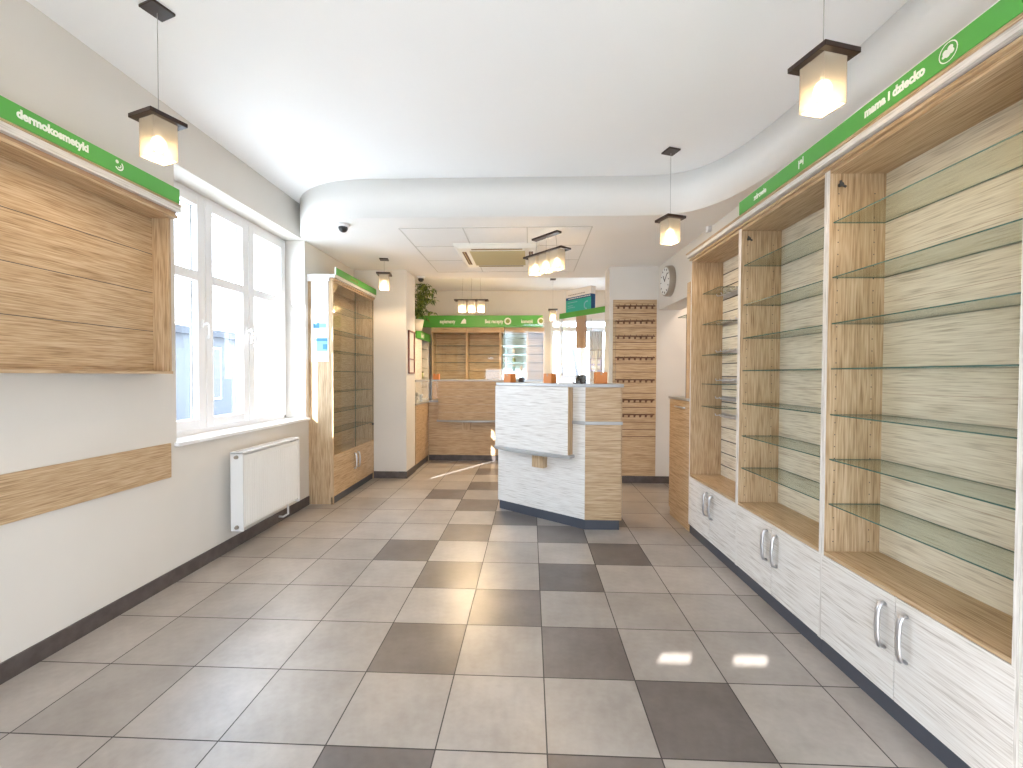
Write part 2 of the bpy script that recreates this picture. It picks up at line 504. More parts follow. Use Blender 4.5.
# ------------------------------------------------------------------ window on the left
def casement_window():
    x0, x1 = -2.87, -2.80
    o = MB()
    o.box(x0, x1, WY0, WY0+.05, WZ0, WZ1); o.box(x0, x1, WY1-.03, WY1, WZ0, WZ1)
    o.box(x0, x1, WY0, WY1, WZ0, WZ0+.05); o.box(x0, x1, WY0, WY1, WZ1-.03, WZ1)
    o.box(x0-.02, x1-.03, 3.69, 3.735, WZ0, WZ1); o.box(x0-.02, x1-.03, 4.275, 4.32, WZ0, WZ1)
    root = o.build('window_1', 'white_plastic'); struct(root)
    seams = [(WY0+.045, 3.711), (3.717, 4.297), (4.303, WY1-.025)]
    for k, (a, b) in enumerate(seams):
        s = MB(); X0_, X1_ = x0+.012, x1+.018
        e = .085
        z0, z1 = WZ0+.045, WZ1-.028
        zt = 2.33
        s.box(X0_, X1_, a, a+e, z0, z1); s.box(X0_, X1_, b-e, b, z0, z1)
        s.box(X0_, X1_, a+e, b-e, z0, z0+e); s.box(X0_, X1_, a+e, b-e, z1-e, z1); s.box(X0_, X1_, a+e, b-e, zt-.04, zt+.04)
        sash = s.build('sash', 'white_plastic', root, bevel=.006)
        gasket = MB(); ge = .006
        for (p, q) in ((z0+e, zt-.04), (zt+.04, z1-e)):
            gasket.box(-2.842, -2.838, a+e, a+e+ge, p, q); gasket.box(-2.842, -2.838, b-e-ge, b-e, p, q)
            gasket.box(-2.842, -2.838, a+e, b-e, p, p+ge); gasket.box(-2.842, -2.838, a+e, b-e, q-ge, q)
        gasket.build('gasket', 'grey_edge', sash)
        g_ = MB()
        g_.box(-2.846, -2.842, a+e, b-e, z0+e, zt-.04); g_.box(-2.846, -2.842, a+e, b-e, zt+.04, z1-e)
        g_.build('pane', 'pane', sash)
        ys = {0: [b-.03], 1: [b-.03], 2: [a+.03]}[k]
        for y in ys:
            h = MB(); h.box(X1_, X1_+.012, y-.014, y+.014, 1.90, 1.97)
            h.tube([(X1_+.01, y, 1.935), (X1_+.045, y, 1.94), (X1_+.055, y, 1.925), (X1_+.055, y, 1.86), (X1_+.045, y, 1.81)], .010, 10)
            h.build('window_handle', 'white_plastic', sash)
    return root
casement_window()
sl = MB(); sl.box(-2.80, -2.535, WY0-.02, WY1+.045, .985, 1.012)
o = sl.build('window_sill', 'sill', bevel=.004); struct(o); o.name = 'trim_2'

# rear window
o = MB(); yb = YB+.05
o.box(RX0, RX0+.06, yb, yb+.06, RZ0, RZ1); o.box(RX1-.06, RX1, yb, yb+.06, RZ0, RZ1)
o.box(RX0, RX1, yb, yb+.06, RZ0, RZ0+.06); o.box(RX0, RX1, yb, yb+.06, RZ1-.04, RZ1)
o.box(RX0, RX1, yb-.01, yb+.06, 2.50, 2.60); o.box(1.12, 1.22, yb-.01, yb+.06, RZ0, RZ1)
rw = o.build('window_2', 'white_plastic'); struct(rw)
p = MB(); p.box(RX0+.06, 1.12, yb+.02, yb+.026, RZ0+.06, RZ1-.04); p.box(1.22, RX1-.06, yb+.02, yb+.026, RZ0+.06, RZ1-.04); p.build('pane', 'pane', rw)
# shop front window frame
o = MB(); ya = YF-.04
for x in (FX0, -.7, .45, FX1-.05): o.box(x, x+.05, ya, ya+.04, FZ0, FZ1)
o.box(FX0, FX1, ya, ya+.04, FZ0, FZ0+.05); o.box(FX0, FX1, ya, ya+.04, FZ1-.05, FZ1)
fw = o.build('window_3', 'white_plastic'); struct(fw)

# ------------------------------------------------------------------ outside
gr = MB(); gr.box(-60, 60, -60, 70, -.9, -.6); struct(gr.build('ground', 'bounce_ground'))
b = thing('neighbour_building', 'low pale building with a dark flat roof seen through the left window', 'building', (-14, 15, -.6))
q = MB(); q.box(-6, 0, -9, 6.2, 0, 3.75); q.build('wall', 'facade', b)
q = MB(); q.box(-6.2, .25, -9.2, 6.4, 3.75, 4.05); q.build('roof', 'facade_roof', b)
for y, z0, z1 in ((4.0, 1.0, 3.3), (1.3, 1.3, 2.9), (-1.4, 1.3, 2.9), (-4.2, 1.3, 2.9)):
    q = MB(); q.box(0, .05, y-.55, y+.55, z0, z1); wv = q.build('window', 'white_plastic', b)
    q = MB(); q.box(.05, .06, y-.48, y-.03, z0+.08, z1-.08); q.box(.05, .06, y+.03, y+.48, z0+.08, z1-.08); q.build('pane', 'facade_window', wv)
t_ = thing('bare_tree', 'bare leaning tree trunk outside the rear window', 'tree', (.95, 12.5, -.6))
q = MB(); q.tube([(-.12,0,0),(-.10,0,1.2),(-.04,0,2.2),(0,0,3.1),(.02,0,4.2)], .045, 8); q.build('trunk', 'bark', t_)
q = MB(); q.tube([(.55,0,1.2),(.40,0,1.9),(.28,0,2.6),(.16,0,3.2),(.05,0,4.0)], .05, 8)
q.tube([(-.2,0,2.4),(-.22,0,3.0),(-.10,0,3.6)], .03, 8); q.build('branch', 'bark', t_)

# ------------------------------------------------------------------ shared furniture pieces
SHELVES = (.82, 1.06, 1.30, 1.545, 1.785, 2.03, 2.32)
def arch_handle(parent, x, y, z0, z1, nx):
    """bow handle standing off a door whose outside normal is nx along local x"""
    h = MB(); s = nx
    pts = [(x, y, z0), (x+s*.022, y, z0+.004), (x+s*.030, y, z0+.03), (x+s*.034, y, (z0+z1)/2), (x+s*.030, y, z1-.03), (x+s*.022, y, z1-.004), (x, y, z1)]
    n = len(h.v); wd = .008; th = .006
    h.tube(pts, .0085, 8)
    for i, v in enumerate(h.v): h.v[i] = (v[0], y+(v[1]-y)*1.5, v[2])
    return h.build('handle', 'steel', parent)

def wall_unit(name, label, group, slat=False, lock=True, glassdoor=False, w=.917, depth=.295, nx=-1, loc=(0,0,0), rz=0, back='warm_daylit_y', side='oak_z', doormat='pale_daylit_y', end_label=False):
    """tall display unit; local origin at its floor corner on the front plane; runs along +y; front faces nx*x"""
    t = thing(name, label, 'display cabinet', loc, rz, group)
    d = -nx*depth; s = .018
    fx = 0
    for y0 in (0, w-s):
        q = MB(); q.box(fx, d, y0, y0+s, .085 if not end_label else .0, 2.60)
        # peg holes on the inner faces
        ysurf = y0+s if y0 == 0 else y0
        sg = 1 if y0 == 0 else -1
        if not slat:
            zz = .62
            while zz < 2.5:
                for fr in (.16, .80):
                    q.box(d*fr-.0028, d*fr+.0028, ysurf-.0001*sg, ysurf+.0006*sg, zz-.0028, zz+.0028, 1)
                zz += .032*2
        sp = q.build('side_panel', [side, 'dark'], t)
        e = MB(); e.box(fx-.0015*(-nx), fx, y0, y0+s, .085, 2.60)
        e.build('edge_band', 'pale_daylit_z' if doormat == 'pale_daylit_y' else 'oak_z', sp)
    q = MB(); q.box(d, d-nx*.012, 0, w, .085, 2.60)
    if slat:
        zz = .66
        while zz < 2.56:
            q.box(d+nx*.0005, d+nx*.001, s, w-s, zz, zz+.009, 1); zz += .12
    else:
        for zz in (.94, 1.42, 1.90, 2.15): q.box(d+nx*.0003, d+nx*.0006, s, w-s, zz, zz+.002, 2)
    q.build('back_panel', [back, 'dark', 'brown_panel'], t)
    q = MB(); q.box(fx, d, s, w-s, .548, .566); q.build('base_board', 'oak_y', t)
    q = MB(); q.box(fx+(-nx)*.002, d, s, w-s, 2.582, 2.60); q.build('top_board', 'oak_y', t)
    q = MB(); q.box(fx+(-nx)*.012, fx+(-nx)*.030, 0, w, 0, .085); q.build('plinth', 'plinth', t)
    mid = w/2
    for k, (a, b_) in enumerate(((s*.4, mid-.0015), (mid+.0015, w-s*.4))):
        q = MB(); q.box(fx+nx*.002, fx+(-nx)*.016, a, b_, .089, .545)
        dr = q.build('door', doormat, t, bevel=.0015)
        yh = mid-.055 if k == 0 else mid+.055
        arch_handle(dr, fx+nx*.002, yh, .295, .492, nx)
    if lock:
        q = MB(); y0 = w-s
        q.cyl((fx+(-nx)*.05, y0, 2.52), (fx+(-nx)*.05, y0-.02, 2.52), .010)
        q.cyl((fx+(-nx)*.05, y0-.012, 2.52), (fx+(-nx)*.072, y0-.018, 2.505), .006); q.cyl((fx+(-nx)*.05, y0-.012, 2.52), (fx+(-nx)*.04, y0-.022, 2.535), .006)
        q.build('latch', 'dark', t)
    return t

def glass_shelf(parent, x0, x1, y0, y1, z, th=.006):
    q = MB(); q.box(x0, x1, y0, y1, z, z+th)
    for k in (2,3,4,5): q.mi[k] = 1
    return q.build('glass_shelf', ['shelf_glass', 'glass_edge'], parent)

FR = 1.655   # front plane of the right-hand run, rotated frame
ys = {1: 3.352, 2: 2.405, 3: 1.472, 4: .55}
u2 = wall_unit('display_unit', 'tall oak display cabinet with clear glass shelves standing beside the hook-board cabinet', 'wall display cabinets with glass shelves', loc=R(FR, 2.421), rz=TH, w=.93)
for z in SHELVES: glass_shelf(u2, .02, .29, .019, .911, z)
u3 = copy_tree(u2); u3.location = R(FR, 1.470); u3.scale = (1, .949/.93, 1)
tag(u3, 'large oak glass-shelf cabinet, the nearest one showing both its doors', 'display cabinet')
u4 = copy_tree(u2); u4.location = R(FR, .539)
tag(u4, 'oak display cabinet of which only one edge shows at the right border of the view', 'display cabinet')
# unit 1: slatted back, hooks
u1 = wall_unit('display_unit', 'tall oak cabinet with slatted back and rows of hooks, farthest of the right wall run', None, slat=True, lock=False, loc=R(FR, 3.352), rz=TH, w=.93)
for z in (2.24, 1.985, 1.72, 1.455, 1.29, 1.13):
    q = MB()
    for k in range(9):
        y = .10 + k*.09
        q.cyl((.293, y, z+.02), (.20, y, z+.01), .0035, seg=6); q.cyl((.20, y, z+.01), (.193, y, z+.028), .0035, seg=6)
    q.box(.283, .292, .04, .88, z-.01, z+.03)
    q.build('hook_rail', 'steel', u1)
for z in (2.28, 1.99, 1.70, 1.43, 1.22):
    q = MB(); q.box(.10, .29, .55, .905, z, z+.005)
    for k in (2,3,4,5): q.mi[k] = 1
    q.build('glass_shelf', ['shelf_glass', 'glass_edge'], u1)

# cornice over the right-hand run
cn = thing('cornice', 'long stepped oak cornice along the top of the right wall cabinets', 'cornice', R(FR, 0), TH)
q = MB(); q.box(-.018, .295, .55, 4.285, 2.601, 2.618); q.build('lower_board', 'oak_y', cn)
q = MB(); q.box(-.003, .295, .55, 4.282, 2.618, 2.626); q.build('groove', 'brown_panel', cn)
q = MB(); q.box(-.040, .295, .55, 4.290, 2.626, 2.656); q.build('upper_board', 'pale_daylit_y', cn)
q = MB(); q.box(-.050, .30, .55, 4.290, 2.656, 2.669); q.build('cap', 'oak_y', cn)

def right_sign():
    s = thing('shelf_sign', 'long green sign board above the right wall cabinets reading mama i dziecko', 'sign', R(1.60, 0, 2.669), TH)
    q = MB(); q.box(0, .012, .5, 3.262, 0, .090); q.build('board', 'green', s)
    q = MB(); q.box(-.001, .013, .5, 3.264, .090, .0935); q.box(-.001, .013, 3.262, 3.2645, 0, .0935); q.build('edge_strip', 'letter_white', s)
    def fr(y, z): return frame((-.0008, y, z), (0, -1, 0), (0, 0, 1))
    text('mama i dziecko', .054, s, 'letter_white', fr(2.098, .032), bold=.0022, squeeze=.9)
    text('zdrowie', .050, s, 'letter_white', fr(3.06, .028), bold=.0012, squeeze=.9)
    # round mother-and-child emblem
    q = MB(); yc, zc = 1.70, .047
    for k in range(28):
        a0, a1 = 2*PI*k/28, 2*PI*(k+1)/28
        r0, r1 = .033, .037
        n = len(q.v)
        for a, r in ((a0, r0), (a0, r1), (a1, r1), (a1, r0)):
            q.v.append((-.0012, yc-r*math.cos(a), zc+r*math.sin(a)))
        q.f.append([n, n+1, n+2, n+3]); q.mi.append(0)
    for (dy, dz, r) in ((.012, .004, .010), (-.008, .010, .011), (.002, -.006, .012), (-.014, -.004, .009), (.018, -.008, .006)):
        q.cyl((-.0006, yc+dy, zc+dz), (-.0018, yc+dy, zc+dz), r, seg=14)
    q.build('emblem', 'letter_white', s)
    q = MB(); yc, zc = 2.56, .045
    q.box(-.0015, -.0003, yc+.014, yc+.022, zc-.026, zc+.02); q.box(-.0015, -.0003, yc-.022, yc-.014, zc-.016, zc+.028)
    q.box(-.0015, -.0003, yc-.02, yc+.02, zc-.002, zc+.006); q.cyl((-.0003, yc, zc+.01), (-.0015, yc, zc+.01), .009)
    q.build('emblem', 'letter_white', s)
right_sign()

# ------------------------------------------------------------------ low cabinet beyond the run
lb = thing('low_cabinet', 'low oak cabinet with a grey top and one flat handle past the right cabinets', 'cabinet', R(FR+.005, 4.295), TH)
q = MB(); q.box(.02, .305, .0, .56, .085, 1.265); q.build('body', 'oak_y', lb)
q = MB(); q.box(0, .02, .003, .56, .09, 1.262); dd = q.build('door', 'oak_y', lb, bevel=.0015)
q = MB(); q.box(-.018, 0, .12, .38, 1.185, 1.198); q.build('handle', 'steel', dd)
q = MB(); q.box(.008, .305, .0, .55, 0, .085); q.build('plinth', 'oak_y', lb)
q = MB(); q.box(-.012, .305, -.001, .57, 1.265, 1.29); q.build('worktop', 'grey_edge', lb, bevel=.003)
# glazed stand on its top
st = thing('peg_panel', 'tall pale panel with screw holes standing on the low cabinet, carrying a small glass shelf', 'display panel', R(FR+.005, 4.31, 1.29), TH)
q = MB(); q.box(-.008, .012, -.012, .062, 0, 1.12)
for z in (.05, .28, .52, .76, 1.02): q.cyl((-.008, .025, z), (-.010, .025, z), .006, mi=1)
q.build('panel', ['oak_z', 'cable'], st)
q = MB(); q.box(.0, .010, .085, .097, 0, .82); q.build('post', 'dark', st)
q = MB(); q.box(.012, .26, .0, .36, .82, .826)
for k in (2,3,4,5): q.mi[k] = 1
q.build('glass_shelf', ['shelf_glass', 'glass_edge'], st)

# ------------------------------------------------------------------ hook board on the end wall
hb = thing('slatwall_board', 'brown slatted wall board with seven rows of hooks on the end wall', 'slatwall', (1.15, 6.30, .105))
q = MB(); q.box(0, .60, -.02, 0, 0, 2.46)
for z in [v-.105 for v in (2.367, 2.168, 1.969, 1.866, 1.668, 1.555, 1.26, 1.06, .856, .75, .652)]:
    q.box(.0, .60, -.0206, -.019, z, z+.010, 1)
q.build('board', ['oak_x', 'slot'], hb)
for z in [v-.105 for v in (2.469, 2.26, 2.05, 1.753, 1.443, 1.165, .958)]:
    q = MB(); q.box(.03, .58, -.026, -.02, z, z+.018)
    for k in range(7):
        x = .07 + k*.078
        q.cyl((x, -.024, z+.01), (x-.012, -.13, z-.005), .004, seg=6); q.cyl((x-.012, -.13, z-.005), (x-.012, -.145, z+.02), .004, seg=6)
        q.box(x-.012, x+.012, -.03, -.02, z-.03, z+.015)
    q.build('hook_rail', 'slot', hb)

# ------------------------------------------------------------------ clock, sensor
ck = thing('wall_clock', 'round clock with a metal rim and white dial high on the right wall', 'clock', R(WR, 5.77, 2.725), TH)
q = MB(); q.cyl((0,0,0), (-.07,0,0), .198, .192, 40)
q.build('case', 'clock_rim', ck, bevel=.006)
q = MB(); q.cyl((-.074,0,0), (-.078,0,0), .172, .172, 40)
for k in range(12):
    a = 2*PI*k/12; y, z = math.sin(a), math.cos(a)
    q.cyl((-.0783, y*.135, z*.135), (-.0783, y*.16, z*.16), .005, seg=6, mi=1)
q.build('dial', ['clock_face', 'black'], ck)
q = MB(); q.cyl((-.0795,0,0), (-.0795, .055, .075), .006, seg=6); q.cyl((-.080,0,0), (-.080, -.10, .085), .004, seg=6); q.cyl((-.078,0,0),(-.083,0,0),.01)
q.build('hands', 'black', ck)
se = MB(); rb = R(WR, 4.595, 3.025)
q = MB(); q.box(-.045, 0, -.025, .025, -.05, .05); so = q.build('motion_sensor', 'white_plastic', None, bevel=.008)
so.location = rb; so.rotation_euler = (0, 0, TH); tag(so, 'small white detector box on the wall above the hook-board cabinet', 'detector')

# ------------------------------------------------------------------ left wall shelf with its sign, rail board
ls = thing('wall_shelf', 'shallow oak wall shelf with grooved back hanging left of the window', 'shelf', (WL, 0.9, 1.51))
q = MB(); q.box(0, .012, 0, 2.04, 0, 1.07)
for z in (.285, .545, .805): q.box(.0118, .0124, 0, 2.02, z, z+.004, 1)
q.build('back_panel', ['oak_y', 'dark'], ls)
q = MB(); q.box(.012, .125, 2.02, 2.04, .018, 1.07)
sp = q.build('side_panel', 'oak_z', ls)
q = MB(); q.box(.012, .11, 0, .018, .018, 1.07); q.build('side_panel', 'oak_z', ls)
q = MB(); q.box(0, .13, 0, 2.045, 0, .018); q.build('bottom_board', 'oak_y', ls)
q = MB(); q.box(.0, .175, 0, 2.045, 1.050, 1.070); q.build('lower_board', 'oak_y', ls)
q = MB(); q.box(.0, .165, 0, 2.042, 1.070, 1.092); q.build('groove', 'brown_panel', ls)
q = MB(); q.box(0, .195, 0, 2.047, 1.092, 1.132); q.build('upper_board', 'pale_daylit_y', ls)
q = MB(); q.box(0, .205, 0, 2.047, 1.132, 1.140); q.build('cap', 'oak_y', ls)
def left_sign():
    s = thing('shelf_sign', 'green sign board above the left wall shelf reading dermokosmetyki', 'sign', (WL+.2, 0, 2.6505))
    q = MB(); q.box(0, .012, .9, 2.915, 0, .094); q.build('board', 'green', s)
    m = frame((.0128, 1.965, .036), (0, 1, 0), (0, 0, 1))
    text('dermokosmetyki', .056, s, 'letter_white', m, bold=.0022, squeeze=.87)
    q = MB(); yc, zc = 2.475, .05
    for (a0, a1, r0, r1) in ((-2.6, .9, .020, .028), (-2.2, .6, .008, .014)):
        for k in range(14):
            aa, ab = a0+(a1-a0)*k/14, a0+(a1-a0)*(k+1)/14; n = len(q.v)
            for a, r in ((aa, r0), (aa, r1), (ab, r1), (ab, r0)): q.v.append((.0128, yc+r*math.cos(a), zc+r*math.sin(a)))
            q.f.append([n, n+1, n+2, n+3]); q.mi.append(0)
    q.cyl((.0122, yc-.012, zc+.018), (.0132, yc-.012, zc+.018), .010)
    q.build('emblem', 'letter_white', s)
left_sign()
q = MB(); q.box(0, .014, 0, 2.160, 0, .245)
rb_ = q.build('wall_rail', 'oak_y', None, bevel=.002); rb_.location = (WL, .9, .772)
tag(rb_, 'long oak board fixed flat to the wall beneath the left wall shelf', 'board')

# ------------------------------------------------------------------ radiator
rd = thing('radiator', 'white panel radiator with fine ribs hanging below the window', 'radiator', (-2.57, 3.61, .19))
q = MB(); q.box(.065, .075, .012, .905, .012, .655)
q.box(.165, .171, .02, .895, .03, .64)
for k in range(26):
    y = .04 + k*.0325
    q.extrude([(.170, .05+0), (.1735, .05), (.1735, .63), (.170, .63)] and [(y, .05), (y+.012, .05), (y+.012, .60), (y, .60)], 0, .170, .1735)
q.build('front_plate', 'white_metal', rd, bevel=.002)
for y in (0, .903):
    q = MB(); q.box(.062, .172, y, y+.012, 0, .662); q.build('side_cover', 'white_metal', rd, bevel=.003)
q = MB(); q.box(.062, .172, 0, .915, .650, .667)
for k in range(20): q.box(.08, .155, .03+k*.043, .05+k*.043, .6668, .6675, 1)
q.build('top_grille', ['white_metal', 'cable'], rd)
for z in (.625, .035):
    q = MB(); q.cyl((.118, 0, z), (.118, -.018, z), .017, .014, 12); q.cyl((.118, -.018, z), (.118, -.026, z), .009, .009, 8)
    q.build('valve_plug', 'clock_rim', rd)
for y in (.2, .68):
    q = MB(); q.box(.001, .065, y, y+.03, .1, .6); q.build('bracket', 'white_metal', rd)
q = MB(); q.tube([(.11, .80, .02), (.11, .80, -.10), (.06, .80, -.13), (.014, .80, -.13)], .010, 8); q.build('pipe', 'white_metal', rd)

# ------------------------------------------------------------------ tall cabinet beside the window
lc_ = wall_unit('display_cabinet', 'tall oak display cabinet between the window and the pier, posters on its side', None, slat=False, lock=False,
                w=1.335, depth=.285, nx=1, loc=(-2.28, 5.055, 0), rz=0, back='oak_y', side='oak_z', doormat='oak_y', end_label=True)
for z in SHELVES: glass_shelf(lc_, -.27, -.012, .019, 1.316, z)
for a, b_ in ((.02, .665), (.669, 1.315)):
    q = MB(); q.box(-.006, 0, a, b_, .568, 2.58)
    for k in (2, 4): q.mi[k] = 1
    q.build('glass_door', ['screen_glass', 'glass_edge'], lc_)
q = MB(); q.cyl((0, 1.27, .80), (.02, 1.27, .80), .016); q.build('door_knob', 'dark', lc_)
q = MB(); q.box(-.29, .02, -.012, 1.338, 2.601, 2.618); q.build('lower_board', 'oak_y', lc_)
q = MB(); q.box(-.29, .003, -.006, 1.338, 2.618, 2.626); q.build('groove', 'brown_panel', lc_)
q = MB(); q.box(-.29, .030, -.02, 1.338, 2.590, 2.656); q.build('upper_board', 'white_plastic', lc_) if False else None
q = MB(); q.box(-.29, .035, -.02, 1.338, 2.626, 2.662); q.build('upper_board', 'pale_daylit_y', lc_)
q = MB(); q.box(-.288, -.03, -.022, -.002, 2.585, 2.662); q.build('end_cap', 'white_plastic', lc_)
s = thing('shelf_sign', 'short green sign board on top of the tall cabinet beside the window', 'sign', (-2.245, 5.04, 2.662))
q = MB(); q.box(0, .012, 0, 1.34, 0, .078); q.build('board', 'green', s)
q = MB(); q.box(-.001, .013, -.003, 0, 0, .08); q.build('edge_strip', 'letter_white', s)
text('kosmetyki', .055, s, 'leaf_light', frame((.0128, .42, .022), (0, 1, 0), (0, 0, 1)), bold=.002, squeeze=1.05)
pn = thing('notice', 'white notice with two blue pictures on the side of the tall cabinet', 'poster', (-2.555, 5.054, 1.66))
q = MB(); q.box(.025, .225, -.004, 0, 0, .92)
q.box(.10, .16, -.0055, -.004, .60, .604, 1); q.box(.12, .18, -.0055, -.004, .66, .664, 1); q.box(.13, .16, -.0055, -.004, .86, .87, 1); q.build('sheet', ['paper', 'cable'], pn)
q = MB(); q.box(.05, .12, -.0055, -.004, .385, .445); q.box(.12, .20, -.0055, -.004, .39, .44, 1); q.build('picture', ['poster_blue', 'poster_light'], pn)
q = MB(); q.box(.05, .215, -.0055, -.004, .12, .27, 1); q.box(.05, .215, -.0062, -.0055, .235, .27, 0); q.box(.16, .215, -.0062, -.0055, .14, .20, 0); q.build('picture', ['poster_blue', 'poster_light'], pn)

# reddish frame on the pier
pf = thing('picture_frame', 'thin red-brown frame hanging on the inner side of the pier', 'picture frame', (-1.80, 6.49, 1.53))
q = MB(); q.box(0, .02, 0, .018, 0, .64); q.box(0, .02, .30, .318, 0, .64); q.box(0, .02, 0, .318, .62, .64); q.box(0, .02, 0, .318, .0, .018); q.box(0, .02, 0, .318, .21, .222)
q.build('frame', 'red_frame', pf)
q = MB(); q.box(0, .006, .018, .30, .018, .62); q.build('backing', 'wall', pf)

# ------------------------------------------------------------------ front counter (angled, two faces)
P0 = Vector((.539, 4.346)); ang = math.atan2(.674, -.9)      # local x runs along the daylit face
kc = thing('service_counter', 'angled oak service counter with a daylight-whitened front panel standing on the chequered tiles', 'counter', (P0.x, P0.y, 0), ang)
cu_, su_ = math.cos(ang), math.sin(ang)
def K(X, Y):   # world -> local
    dx, dy = X-P0.x, Y-P0.y
    return (cu_*dx + su_*dy, -su_*dx + cu_*dy)
Lw = 1.124
outline = [(.0, .0), (Lw, 0), (Lw, -.55), K(.60, 4.985), K(.885, 4.985), K(.885, 4.355)]
def offset(poly, d):
    # outward offset of a polygon (any orientation)
    k = len(poly); ar = sum(poly[i][0]*poly[(i+1)%k][1]-poly[(i+1)%k][0]*poly[i][1] for i in range(k))
    s_ = 1 if ar > 0 else -1; out = []
    for i in range(k):
        p_, c_, n_ = Vector(poly[i-1]), Vector(poly[i]), Vector(poly[(i+1)%k])
        e1 = (c_-p_).normalized(); e2 = (n_-c_).normalized()
        n1 = Vector((e1.y, -e1.x))*s_; n2 = Vector((e2.y, -e2.x))*s_
        m_ = (n1+n2).normalized(); out.append(tuple(c_ + m_*d/max(.2, m_.dot(n1))))
    return out
inner = offset(outline, -.012)
# each face is its own board so that grain runs along it
q = MB(); q.prism(inner, 0, .10); q.build('plinth', 'plinth', kc)
q = MB(); q.prism(outline, .10, 1.03); q.build('base', 'pale_daylit_x', kc)  # board tone carries the daylight that falls on the long face
q = MB(); q.prism(offset(outline, .012), 1.03, 1.062); q.build('rail', 'grey_edge', kc, bevel=.003)
q = MB(); q.prism(outline, 1.062, 1.395); q.build('riser', 'pale_daylit_x', kc)
for nm, z0, z1 in (('end_panel', .10, 1.03), ('end_panel', 1.062, 1.395)):
    q = MB(); q.prism([(.002, .003), (.348, .003), (.348, -.009), (-.005, -.009)], z0, z1)
    e_ = q.build(nm, 'oak_x', kc); e_.location = (*K(.539, 4.352), 0); e_.rotation_euler = (0, 0, -ang)
    q = MB(); q.box(.344, .352, -.009, .62, z0, z1); e_ = q.build(nm, 'oak_y', kc); e_.location = (*K(.539, 4.352), 0); e_.rotation_euler = (0, 0, -ang)
q = MB(); q.prism(offset(outline, .018), 1.395, 1.428); q.build('worktop', 'grey_edge', kc, bevel=.003)

def front_panel(parent, u0, u1, ydir, y0, pm='oak_x'):
    """display panel hung on a counter face: slatted front, bowed ledge, bracket. ydir: outside direction along local y"""
    d = .085*ydir
    q = MB(); q.box(u0-.004, u0, y0, y0+d-.001*ydir, .725, 1.39); q.build('side_panel', 'oak_z', parent)
    q = MB(); q.box(u0, u1, y0, y0+d, .72, 1.392)
    for z in (.86, 1.0, 1.13, 1.26): q.box(u0, u1, y0+d, y0+d+.0005*ydir, z, z+.002, 1)
    q.build('front_panel', [pm, 'joint'], parent)
    q = MB(); n = 16; pts = [(u1+.01, y0), (u0-.03, y0)]
    for k in range(n+1):
        t = k/n; pts.append((u0-.03+(u1-u0+.04)*t, y0+d+ydir*(.012+.075*math.sin(PI*t))))
    q.prism(pts, .695, .725); q.build('ledge', 'grey_edge', parent, bevel=.003)
    m_ = (u0+u1)/2
    q = MB(); q.box(m_-.17, m_-.03, y0, y0+.075*ydir, .555, .695); q.build('bracket', 'oak_z', parent)
front_panel(kc, .15, 1.095, 1, .0, 'pale_daylit_x')

# wooden blocks and glass screens on the counter
def block(X, Y, Z, rz, label, s=.10, w_=None):
    q = MB(); q.box(-s/2, s/2, -s/2, s/2, 0, s); q.box(-.012, .012, -s/2-.0005, s/2+.0005, s-.03, s+.0005, 1)
    o_ = q.build('wooden_block', ['orange', 'brown_panel'], None, bevel=.003)
    o_.location = (X, Y, Z); o_.rotation_euler = (0, 0, rz)
    tag(o_, label, 'block', 'orange blocks holding the glass screens'); return o_
ZT = 1.428
block(-.23, 4.995, ZT, ang, 'orange wooden block on the left end of the angled counter top')
block(.205, 4.67, ZT, ang, 'orange wooden block in the middle of the angled counter top')
block(.70, 4.48, ZT, 0, 'orange wooden block at the right end of the angled counter top', .115)
def gscreen(name, p, q_, z0, z1, label):
    a = Vector(p[:2]); b = Vector(q_[:2]); L_ = (b-a).length; an = math.atan2((b-a).y, (b-a).x)
    t = MB(); t.box(0, L_, -.004, .004, z0, z1)
    for k in (2-0, 3): pass
    t.mi[3] = 1; t.mi[5] = 1; t.mi[1] = 1
    o_ = t.build(name, ['screen_glass', 'glass_edge'], None); o_.location = (a.x, a.y, 0); o_.rotation_euler = (0, 0, an)
    return tag(o_, label, 'glass screen')
gscreen('glass_screen', (.60, 4.45), (-.30, 5.125), ZT, 2.07, 'upright glass screen standing along the long side of the angled counter')
gscreen('glass_screen', (.63, 4.545), (.86, 4.545), ZT, 2.07, 'short upright glass screen at the right end of the angled counter')

# small things on the counter
it = thing('card_terminal', 'small dark card terminal standing on the left part of the angled counter', 'terminal', (-.10, 5.12, ZT), 0)
q = MB(); q.extrude([(-.05, 0), (.05, 0), (.05, .055), (-.05, .025)], 0, -.035, .035); q.build('body', 'black', it, bevel=.005)
q = MB(); q.box(-.025, .025, -.001, .04, .052, .056); q.build('screen', 'cable', it)
q = MB(); q.extrude([(0, 0), (.012, 0), (.07, .085), (.058, .085)], 0, -.09, .09)
lf = q.build('leaflet_stand', 'paper', None); lf.location = (.36, 4.52, ZT); lf.rotation_euler = (0, 0, -.6); tag(lf, 'pale sloping leaflet stand between the middle block and the corner of the angled counter', 'stand')
q = MB(); q.box(-.05, .05, -.04, .04, 0, .085)
gb = q.build('card_box', 'dark', None, bevel=.004); gb.location = (.52, 4.60, ZT); tag(gb, 'small dark brown box on the angled counter behind its corner', 'box')
q = MB(); q.box(-.045, .045, -.02, .02, 0, .012); q.box(-.02, .03, -.015, .015, .012, .028)
gb = q.build('stapler', 'dark', None, bevel=.003); gb.location = (.47, 4.425, ZT); gb.rotation_euler = (0, 0, -.6); tag(gb, 'small dark stapler lying on the edge of the angled counter', 'stapler')

